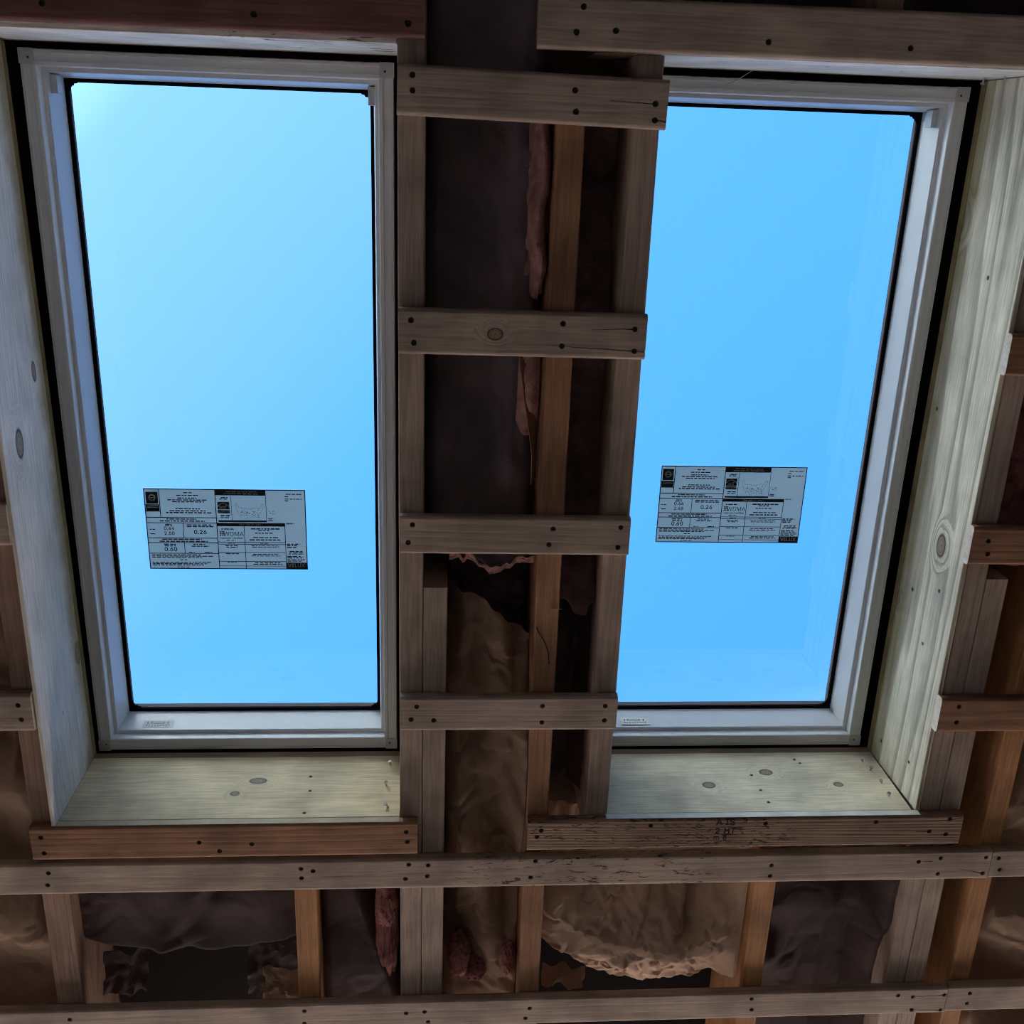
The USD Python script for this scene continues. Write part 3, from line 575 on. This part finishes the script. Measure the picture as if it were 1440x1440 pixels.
    # council emblem: black tile with a rayed sun, energy emblem: black tile with a curved swoosh
    blocks += [P(450, 84, 524, 134), P(450, 138, 524, 160), P(12, 22, 86, 100), P(8, 104, 90, 148)]
    sunp = []
    for i in range(18):
        a = 2 * math.pi * i / 18
        sunp.append(Polygon([(49 + 17 * math.cos(a - .1), 60 + 17 * math.sin(a - .1)), (49 + 30 * math.cos(a), 60 + 30 * math.sin(a)), (49 + 17 * math.cos(a + .1), 60 + 17 * math.sin(a + .1))]))
    def flat(poly, z):
        g = trimesh.creation.extrude_polygon(poly, .00006, engine='earcut'); g.vertices[:, 0] *= sx / W_; g.vertices[:, 1] *= -sy / H_; g.invert(); g.apply_translation([0, 0, z]); return g
    emb = [flat(q, .00032) for q in sunp]
    from shapely.geometry import Point, box as sbox
    emb.append(flat(Point(49, 60).buffer(21).difference(Point(49, 60).buffer(14)), .00032)); emb += [P(36, 57, 62, 63, .0003, .00038)]
    emb.insert(20, flat(Point(49, 60).buffer(37).difference(Point(49, 60).buffer(34.5)), .00032))
    emb.append(flat(Point(487, 136).buffer(44).difference(Point(487, 138).buffer(40)).intersection(sbox(452, 86, 522, 132)), .00032))
    emb += [P(458, 112, 505, 116, .0003, .00038), P(500, 98, 506, 112, .0003, .00038)] + [P(462 + i * 9, 120, 468 + i * 9, 128, .0003, .00038) for i in range(5)] + [P(456 + i * 10, 145, 463 + i * 10, 153, .0003, .00038) for i in range(7)]
    emb += [P(16, 112, 82, 116, .0003, .00038), P(16, 122, 82, 125, .0003, .00038)]
    part(t, 'print', trimesh.util.concatenate(ink), M['ink'], smooth=False, label='small dark print and ruled boxes')
    for g in blocks: part(t, 'print_block', g, M['ink'], smooth=False)
    part(t, 'brand_lettering', trimesh.util.concatenate(wt), M['paper'], smooth=False, label='light capital lettering on a dark tile')
    part(t, 'reversed_print', trimesh.util.concatenate(white), M['paper'], smooth=False)
    part(t, 'emblem', trimesh.util.concatenate(emb[:20]), M['paper'], smooth=False, label='round rayed emblem')
    part(t, 'emblem', trimesh.util.concatenate(emb[21:]), M['paper'], smooth=False, label='swoosh emblem')
sticker('grey energy rating sticker on the glass of the left skylight, with 2.50 on it', -.4591, -.0643, .2825, .1535, False)
sticker('grey energy rating sticker on the glass of the right skylight, with 2.48 on it', .4640, -.0102, .2708, .1490, True)


def rating_label(label, uc):
    ang = math.atan2(.050, .0568)          # the sash slopes back
    t = thing('rating_label', label, 'label', at=(uc, FV + .0306, .2510))
    T_ = trimesh.transformations.rotation_matrix(-math.pi / 2 + .0890, [1, 0, 0])
    ms = trimesh.creation.box([.056, .022, .0002]); ms.apply_translation([0, 0, .0002]); 
    ink = []
    def P(x0, y0, x1, y1):
        b = trimesh.creation.box([x1 - x0, y1 - y0, .0001]); b.apply_translation([(x0 + x1) / 2, (y0 + y1) / 2, .00034]); return b
    ink += [P(-.014, .0055, .010, .0065), P(-.014, .0005, .010, .0015), P(-.014, .0005, -.0125, .0065), P(.0085, .0005, .010, .0065), P(-.021, .0005, -.019, .006), P(.016, .0005, .018, .006)]
    for y in (-.003, -.0065): 
        x = -.022
        while x < .022: ink.append(P(x, y - .0006, x + .0035, y + .0006)); x += .005
    ink = trimesh.util.concatenate(ink)
    for g in (ms, ink): g.apply_translation([0, .0115, 0]); g.apply_transform(T_)
    part(t, 'paper', ms, M['label_paper'], smooth=False); part(t, 'print', ink, M['ink'], smooth=False)

rating_label('tiny white rating label on the lower sash of the left skylight', -.4560)
rating_label('tiny white rating label on the lower sash of the right skylight', .4430)

# ------------------------------------------------------------------ insulation
def blob(sa, sb, ta, tb, w_, seed, depth=.03):
    """An irregular torn tuft inside the box sa..sb, ta..tb, its face about at w_."""
    m = trimesh.creation.icosphere(subdivisions=4); v = m.vertices.copy(); p = v * 1.5 + seed * 1.7
    r = 1 + .75 * (meshkit.fbm(p, 4, seed) - .5) + .16 * (meshkit.fbm(p * 4, 3, seed + 2) - .5)
    v = v * r[:, None] * np.array([(sb - sa) / 2, (tb - ta) / 2, depth]); c = np.array([(sa + sb) / 2, (ta + tb) / 2, -(w_ + depth * .6)])
    v += c; v[:, 0] = np.clip(v[:, 0], sa, sb); v[:, 2] = np.clip(v[:, 2], -(W2 - .012), -(W1 + .004))
    m.vertices = v; return m


def kraft_sheet(S, T, fw, thick=.0012, fu=None):
    """Closed thin sheet. S, T: grids (n x m) of u and v; fw: grid of w."""
    n, m = S.shape
    a = np.stack([S, T, -fw], -1).reshape(-1, 3)
    gu, gv = np.gradient(a.reshape(n, m, 3), axis=0).reshape(-1, 3), np.gradient(a.reshape(n, m, 3), axis=1).reshape(-1, 3)
    nr = np.cross(gu, gv); nr /= np.linalg.norm(nr, axis=1, keepdims=True) + 1e-12
    if nr[:, 2].mean() < 0: nr = -nr
    b = a - nr * thick
    idx = np.arange(n * m).reshape(n, m); k = n * m; f = []
    q = np.stack([idx[:-1, :-1], idx[1:, :-1], idx[1:, 1:], idx[:-1, 1:]], -1).reshape(-1, 4)
    f.append(np.vstack([q[:, [0, 1, 2]], q[:, [0, 2, 3]]])); f.append(np.vstack([q[:, [0, 2, 1]], q[:, [0, 3, 2]]]) + k)
    b[:, 0] = np.clip(b[:, 0], S.min(), S.max()); b[:, 1] = np.clip(b[:, 1], T.min(), T.max()); b[:, 2] = np.clip(b[:, 2], -(W2 - .004), -(W1 + .0005))
    loop = np.concatenate([idx[:, 0], idx[-1, 1:], idx[-2::-1, -1], idx[0, -2:0:-1]]); nx = np.roll(loop, -1)
    f.append(np.vstack([np.stack([loop, loop + k, nx + k], 1), np.stack([loop, nx + k, nx], 1)]))
    t = trimesh.Trimesh(np.vstack([a, b]), np.vstack(f), process=False)
    if t.volume < 0: t.invert()
    return t


def crumple(S, T, seed, amp, scale=22., ridge=.6):
    p = np.stack([S * scale, T * scale * .8, np.full_like(S, seed * 3.7)], -1)
    q = p + .9 * np.stack([meshkit.fbm(p * .8, 3, seed + 5), meshkit.fbm(p * .8 + 9, 3, seed + 6), 0 * S], -1) * 2
    n1 = meshkit.fbm(q, 4, seed) - .5
    r = 1 - np.abs(2 * meshkit.fbm(q * 1.3 + 4, 3, seed + 1) - 1) * 2.2
    return amp * ((1 - ridge) * n1 * 2 + ridge * (r - .6))


def grid(u0, u1, v0, v1, d=.0045):
    n, m = max(8, int((u1 - u0) / d)), max(8, int((v1 - v0) / d))
    return np.meshgrid(np.linspace(u0, u1, n), np.linspace(v0, v1, m), indexing='ij')


def wool(u0, u1, v0, v1, w0, w1, seed, amp=.014, ragged=0.0, d=.005):
    """A lump of fibreglass: a box whose surface is torn and tufted."""
    S, T = grid(u0, u1, v0, v1, d)
    p = np.stack([S * 40, T * 40, np.full_like(S, seed)], -1)
    e = np.minimum.reduce([(S - u0) / (u1 - u0), (u1 - S) / (u1 - u0), (T - v0) / (v1 - v0), (v1 - T) / (v1 - v0)]) * 2
    f = w0 + (1 - np.clip(e * 2.2, 0, 1) ** .5) * (w1 - w0) * .7 + amp * (meshkit.fbm(p, 4, seed) * 2 - 1) + amp * .5 * (meshkit.fbm(p * 3.1, 2, seed + 3) * 2 - 1)
    if ragged: T = T + ragged * (meshkit.fbm(np.stack([S * 60, T * 0, 0 * S + seed], -1), 3, seed) - .5) * (1 - (T - v0) / (v1 - v0))
    return kraft_sheet(S, T, np.clip(f, W1 + .002, W2 - .002), thick=.004)


def batt(label):
    return thing('insulation_batt', label, 'insulation', at=(0, 0, 0))
G = .0012    # clearance to the timbers
cl = lambda f: np.clip(f, W1 + .001, W2 - .012)
def edge_drop(S, u0, u1, wd=.02):   # 1 at the sides, 0 in the middle
    return np.clip(1 - np.minimum(S - u0, u1 - S) / wd, 0, 1)

# narrow bay between the skylights, upper length
u0, u1 = .0375 + G, .2140 - G
b = batt('dark upper insulation length between the skylights with a pink torn strip along its right side')
S, T = grid(u0, u1, -.085, .96)
low = -.085 - .020 * np.clip(1 - np.abs(S - .155) / .04, 0, 1) - .010 * meshkit.noise(np.stack([S * 90, 0 * S, 0 * S + 3], -1), 3)
T = low + (T + .085) * (.96 - low) / (.96 + .085)
f = .125 - .022 * np.sin((S - u0) / (u1 - u0) * math.pi) - .018 * np.clip((S - .12) / .05, 0, 1) + crumple(S, T, 2, .009, 13.) + .02 * edge_drop(S, u0, u1, .015) - .035 * np.exp(-((T - low) / .05) ** 2)
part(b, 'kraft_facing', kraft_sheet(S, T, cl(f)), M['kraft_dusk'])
S, T = grid(.183, u1 - .001, .318, .600, .004)
c_ = .199 + .004 * np.sin(T * 40) + .006 * (meshkit.noise(np.stack([T * 30, 0 * T, 0 * T], -1), 8) - .5)
x = (S - c_) / (.0145 * np.clip(.35 + (T - .318) / .09, 0, 1))
part(b, 'fibreglass', kraft_sheet(S, T, cl(.100 - .058 * np.sqrt(np.clip(1 - x ** 2, 0, 1)) + .012 * (meshkit.fbm(np.stack([S * 80, T * 60, 0 * S], -1), 3, 5) - .5)), thick=.003), M['pink_light'], label='pink roll of fibreglass edge')
S, T = grid(.176, .2125, .03, .245, .004)
x0 = .176 + .028 * np.clip((.245 - T) / .17, 0, 1)
S2 = x0 + (S - .176) / (.2125 - .176) * (.2125 - x0)
part(b, 'kraft_flange', kraft_sheet(S2, T, cl(.070 + .02 * (S - .176) / .036 + .006 * (meshkit.fbm(np.stack([S * 50, T * 30, 0 * S], -1), 3, 7) - .5))), M['kraft'], label='loose tapering paper flange')
S, T = grid(.178, .211, .10, .25, .004)
part(b, 'fibreglass', kraft_sheet(S, T, cl(.062 + .5 * np.abs(S - .198) + .012 * (meshkit.fbm(np.stack([S * 80, T * 60, 0 * S], -1), 3, 15)) + .03 * np.clip((.16 - T) / .06, 0, 1)), thick=.003), M['pink_light'])
S, T = grid(.078, .212, -.145, -.083, .003)
s = (S - .078) / .134
rim = -.088 - .022 * np.clip(1 - np.abs(S - .150) / .045, 0, 1) - .010 * meshkit.noise(np.stack([S * 120, 0 * S, 0 * S], -1), 4)
T2 = rim + (T + .145) / .062 * .0085 * (1 + meshkit.noise(np.stack([S * 100, 0 * S, 0 * S], -1), 9))
part(b, 'torn_edge', kraft_sheet(S, T2, cl(.052 - .01 * (T + .145) / .062 + .004 * meshkit.noise(np.stack([S * 150, T * 90, 0 * S], -1), 6) + 0 * S)), M['pink_light'], label='torn pink lower edge')

# narrow bay, lower length
u0, u1 = .0755 + G, .2140 - G
b = batt('crumpled lower insulation length between the skylights, below its torn upper neighbour')
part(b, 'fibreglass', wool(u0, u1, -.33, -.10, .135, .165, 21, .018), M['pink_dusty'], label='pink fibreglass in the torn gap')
S, T = grid(u0, u1, -1.30, -.150, .004)
top = -.150 - .075 * np.clip((S - .125) / .08, 0, 1) - .012 * meshkit.noise(np.stack([S * 80, 0 * S, 0 * S], -1), 12)
T = top + (T + .150) / (1.30 - .150) * (1.30 + top)
diag = np.sin((S * 1.0 + T * .23) * 46)
f = .084 + .022 * diag + crumple(S, T, 31, .020, 15.) + .05 * np.clip((.100 - S) / .03, 0, 1) - .02 * np.clip((S - .190) / .02, 0, 1)
f = f - .022 * np.exp(-((T + .50) / .10) ** 2) * np.clip((S - .1) / .05, 0, 1)
part(b, 'kraft_facing', kraft_sheet(S, T, cl(f)), M['kraft'])
for (sa, sb, ta, tb, w_, sd) in ((.083, .128, -.925, -.845, .052, 41), (.178, .212, -.93, -.86, .060, 43), (.11, .16, -.95, -.905, .065, 46)):
    part(b, 'fibreglass', blob(sa, sb, ta, tb, w_, sd), M['pink'])

# slot between the middle rafter and the jack
u0, u1 = .2520 + G, .3160 - G
b = batt('pinkish insulation in the narrow slot just left of the right skylight')
S, T = grid(u0, u1, -.170, .62, .004)
low = -.155 - .03 * meshkit.noise(np.stack([S * 110, 0 * S, 0 * S], -1), 14) - .012 * (S - u0) / (u1 - u0)
T = low + (T + .170) * (.62 - low) / .79
f = .115 + .012 * np.sin(T * 17) + .016 * (meshkit.fbm(np.stack([S * 50, T * 30, 0 * S], -1), 4, 17) - .5) - .055 * np.exp(-((T - low) / .07) ** 2)
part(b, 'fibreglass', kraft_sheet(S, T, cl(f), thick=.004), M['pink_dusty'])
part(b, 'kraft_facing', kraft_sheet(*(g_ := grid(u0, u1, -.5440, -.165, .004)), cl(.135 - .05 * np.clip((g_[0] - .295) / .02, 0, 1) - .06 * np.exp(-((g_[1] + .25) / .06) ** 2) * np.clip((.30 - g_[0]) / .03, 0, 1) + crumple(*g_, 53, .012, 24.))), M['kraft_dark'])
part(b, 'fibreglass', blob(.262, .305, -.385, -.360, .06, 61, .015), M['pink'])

# bottom row and side bays
def simple_bay(label, u0, u1, v0, v1, seed, fn, mat='kraft', amp=.012, scale=16., tufts=(), flaps=(), d=.0045):
    u0, u1 = u0 + G, u1 - G
    b = batt(label); S, T = grid(u0, u1, v0, v1, d)
    f = fn(S, T) + crumple(S, T, seed, amp, scale)
    part(b, 'kraft_facing', kraft_sheet(S, T, cl(f)), M[mat])
    for (sa, sb, ta, tb, w_, sd) in tufts: part(b, 'fibreglass', blob(sa, sb, ta, tb, w_, sd), M['pink'])
    for (sa, sb, ta, tb, w_, sd) in flaps:
        S, T = grid(sa, sb, ta, tb, .004); part(b, 'paper_scrap', kraft_sheet(S + .012 * (meshkit.noise(np.stack([T * 60, 0 * T, 0 * T + sd], -1), sd) - .5), T + .02 * (meshkit.noise(np.stack([S * 50, 0 * T, 0 * T + sd], -1), sd + 1) - .5), cl(w_ + .02 * (T - ta) / (tb - ta) + crumple(S, T, sd, .016, 26.))), M['kraft'])
    return b
simple_bay('insulation left of the leftmost rafter, below the lower strip end', -1.005, -.6125, -1.30, .30, 3, lambda S, T: .085 + .03 * np.sin(T * 21 + S * 6) + .03 * edge_drop(S, -1.005, -.603, .03), amp=.02, scale=11.)
sag = lambda S, a, b_: ((S - (a + b_) / 2) / ((b_ - a) / 2)) ** 2
def scrap(b, sa, sb, ta, tb, w_, sd, mat='kraft'):
    S, T = grid(sa, sb, ta, tb, .004)
    S, T = S + .014 * (meshkit.noise(np.stack([T * 60, 0 * T, 0 * T + sd], -1), sd) - .5), T + .022 * (meshkit.noise(np.stack([S * 50, 0 * T, 0 * T + sd], -1), sd + 1) - .5)
    S = np.clip(S, sa, sb)
    part(b, 'paper_scrap', kraft_sheet(S, T, cl(w_ + .02 * (T - ta) / (tb - ta) + crumple(S, T, sd, .013, 22.))), M[mat])
u0, u1 = -.5560, -.1812 - G
b = batt('smooth dark sagging insulation under the left half of the left skylight')
S, T = grid(u0, u1, 0, 1, .004); S = np.repeat(S[:, :1], 110, 1); T = np.linspace(0, 1, 110)[None, :] * np.ones((S.shape[0], 1)); q = sag(S, u0, u1)
low = -.862 - .050 * (1 - q) + .012 * np.sin(S * 13) + .004 * (meshkit.noise(np.stack([S * 40, 0 * S, 0 * S], -1), 5) - .5); T = low + T * (-.586 - low)
f = .056 - .016 * np.exp(-((T + .73) / .06) ** 2) * (1 - q) + .10 * np.clip((low + .055 - T) / .055, 0, 1) ** 1.6 + crumple(S, T, 5, .009, 9.)
f = f + .014 * np.exp(-((S + .235 + (-.62 - T) * .80 - .014 * np.sin(T * 45)) / .022) ** 2) * np.clip((T + .86) / .05, 0, 1) + .008 * np.exp(-((S + .50 - (-.60 - T) * .45) / .030) ** 2) - .008 * np.exp(-((S + .275 + (-.62 - T) * .65) / .02) ** 2)
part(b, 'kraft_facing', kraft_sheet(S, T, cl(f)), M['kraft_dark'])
part(b, 'backing', kraft_sheet(*(g_ := grid(u0, u1, -1.30, -.78, .03)), 0 * g_[0] + .188), M['felt'])  # dark sheet added behind the sag as its painted deep shade
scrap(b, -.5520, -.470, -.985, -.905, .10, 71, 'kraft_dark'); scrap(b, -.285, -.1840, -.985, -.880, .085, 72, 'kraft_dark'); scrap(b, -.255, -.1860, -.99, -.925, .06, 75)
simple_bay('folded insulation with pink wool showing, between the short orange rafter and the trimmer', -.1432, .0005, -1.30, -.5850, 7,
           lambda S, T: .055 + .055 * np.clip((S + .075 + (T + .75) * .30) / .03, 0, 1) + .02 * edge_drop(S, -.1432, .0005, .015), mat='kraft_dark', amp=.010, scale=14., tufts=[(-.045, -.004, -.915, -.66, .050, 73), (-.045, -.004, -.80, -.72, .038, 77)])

# the bright crumpled swag under the right skylight
u0, u1 = .2520 + G, .6300 - G
b = batt('crumpled tan kraft insulation sagging under the right skylight, red print on it')
S, T = grid(u0, u1, 0, 1, .0035); T = np.linspace(0, 1, 130)[None, :] * np.ones((S.shape[0], 1)); S = np.repeat(S[:, :1], 130, 1)
x = (S - u0) / (u1 - u0)
lowv = -.885 - .090 * np.clip(1 - ((x - .62) / .56) ** 2, -.35, 1) + .006 * (meshkit.noise(np.stack([S * 50, 0 * S, 0 * S], -1), 2) - .5)
Tv = lowv + T * (-.590 - lowv)
ridge = .30 + .16 * (x - .5) ** 2 * 2
prof = np.where(T < ridge, .035 + .050 * ((ridge - T) / ridge) ** 1.3, .035 + .085 * np.clip((T - ridge) / .38, 0, 1) ** .8)
f = prof + crumple(S, Tv, 9, .026, 19., .7) + .012 * edge_drop(S, u0, u1, .02) + .035 * np.exp(-((x - .79 + (T - .55) * -.25) / .045) ** 2) * (T > .33)
f = f + (.050 - f) * np.clip((x - .90) / .08, 0, 1)
fk = cl(f)
part(b, 'kraft_facing', kraft_sheet(S, Tv, fk), M['kraft_light'])
part(b, 'backing', kraft_sheet(*(g_ := grid(u0, u1, -1.30, -.85, .03)), 0 * g_[0] + .188), M['felt'])  # near-black sheet stands in for the shade below the swag
scrap(b, .262, .345, -.955, -.925, .06, 84)
from scipy.interpolate import griddata
txt = meshkit.text_mesh('ncu', .026, depth=.0004, bold=True).subdivide().subdivide()
tv = txt.vertices.copy(); uu, vv = .345 + tv[:, 0] * 1.25, -.905 - (tv[:, 0]) * .33 + tv[:, 1]
vv = vv - .018
wv = griddata((S.ravel(), Tv.ravel()), fk.ravel(), (uu, vv), method='linear', fill_value=.06)
txt.vertices = np.stack([uu, vv, -(wv - .0008) + tv[:, 2]], 1)
part(b, 'red_print', txt, M['red_ink'], smooth=False, label='faded red lettering')

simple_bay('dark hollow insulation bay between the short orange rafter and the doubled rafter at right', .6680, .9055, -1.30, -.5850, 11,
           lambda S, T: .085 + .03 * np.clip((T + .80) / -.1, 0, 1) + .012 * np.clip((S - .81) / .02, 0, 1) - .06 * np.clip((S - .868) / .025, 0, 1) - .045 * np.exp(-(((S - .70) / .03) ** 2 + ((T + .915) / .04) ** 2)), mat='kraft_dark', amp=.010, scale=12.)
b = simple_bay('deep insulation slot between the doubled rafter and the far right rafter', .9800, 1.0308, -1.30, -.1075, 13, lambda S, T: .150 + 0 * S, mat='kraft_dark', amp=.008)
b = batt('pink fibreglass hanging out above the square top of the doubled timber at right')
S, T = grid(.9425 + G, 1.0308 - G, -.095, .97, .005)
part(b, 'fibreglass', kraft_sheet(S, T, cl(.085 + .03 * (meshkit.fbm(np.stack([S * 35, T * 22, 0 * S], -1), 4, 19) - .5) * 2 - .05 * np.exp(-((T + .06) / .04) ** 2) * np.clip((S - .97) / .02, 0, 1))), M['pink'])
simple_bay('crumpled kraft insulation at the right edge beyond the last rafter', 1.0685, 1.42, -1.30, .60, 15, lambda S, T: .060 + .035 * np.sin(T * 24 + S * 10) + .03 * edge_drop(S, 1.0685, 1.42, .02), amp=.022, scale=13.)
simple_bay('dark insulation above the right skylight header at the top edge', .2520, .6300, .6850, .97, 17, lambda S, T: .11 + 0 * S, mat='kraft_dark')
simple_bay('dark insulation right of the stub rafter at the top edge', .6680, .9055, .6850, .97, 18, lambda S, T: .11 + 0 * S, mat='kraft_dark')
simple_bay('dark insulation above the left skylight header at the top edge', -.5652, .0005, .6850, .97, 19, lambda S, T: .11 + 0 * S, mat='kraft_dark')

# ------------------------------------------------------------------ small things
wp = [(0.2138, -0.1828, .025), (0.2201, -0.199, .0165), (0.2311, -0.2165, .0155), (0.2376, -0.2355, .0155), (0.2398, -0.2572, .0175)]
t = thing('wire', 'thin black wire curving over the middle rafter between the skylights', 'wire', at=wp[0])
q = np.array([(a - wp[0][0], b_ - wp[0][1], -(w - wp[0][2])) for a, b_, w in wp]); k = np.linspace(0, 4, 25)
part(t, 'strand', tube(np.stack([np.interp(k, range(5), q[:, i]) for i in range(3)], 1), .0011), M['wire'])
t = thing('splinter', 'small pale splinter sticking out of the middle rafter above the black wire', 'splinter', at=(.240, -.1601, .0185))
part(t, 'sliver', tube([(0, 0, 0), (.008, .0003, .001), (.0165, .0002, .0004)], [.0012, .0010, .0004]), M['straw'])
sp = [(.4927, .6250, .222), (.5062, .6315, .210), (.5242, .6440, .200)]
t = thing('straw', 'thin straw caught on the upper frame of the right skylight', 'straw', at=sp[0])
part(t, 'stalk', tube([(a - sp[0][0], b_ - sp[0][1], -(w - sp[0][2])) for a, b_, w in sp], .0006), M['straw'])
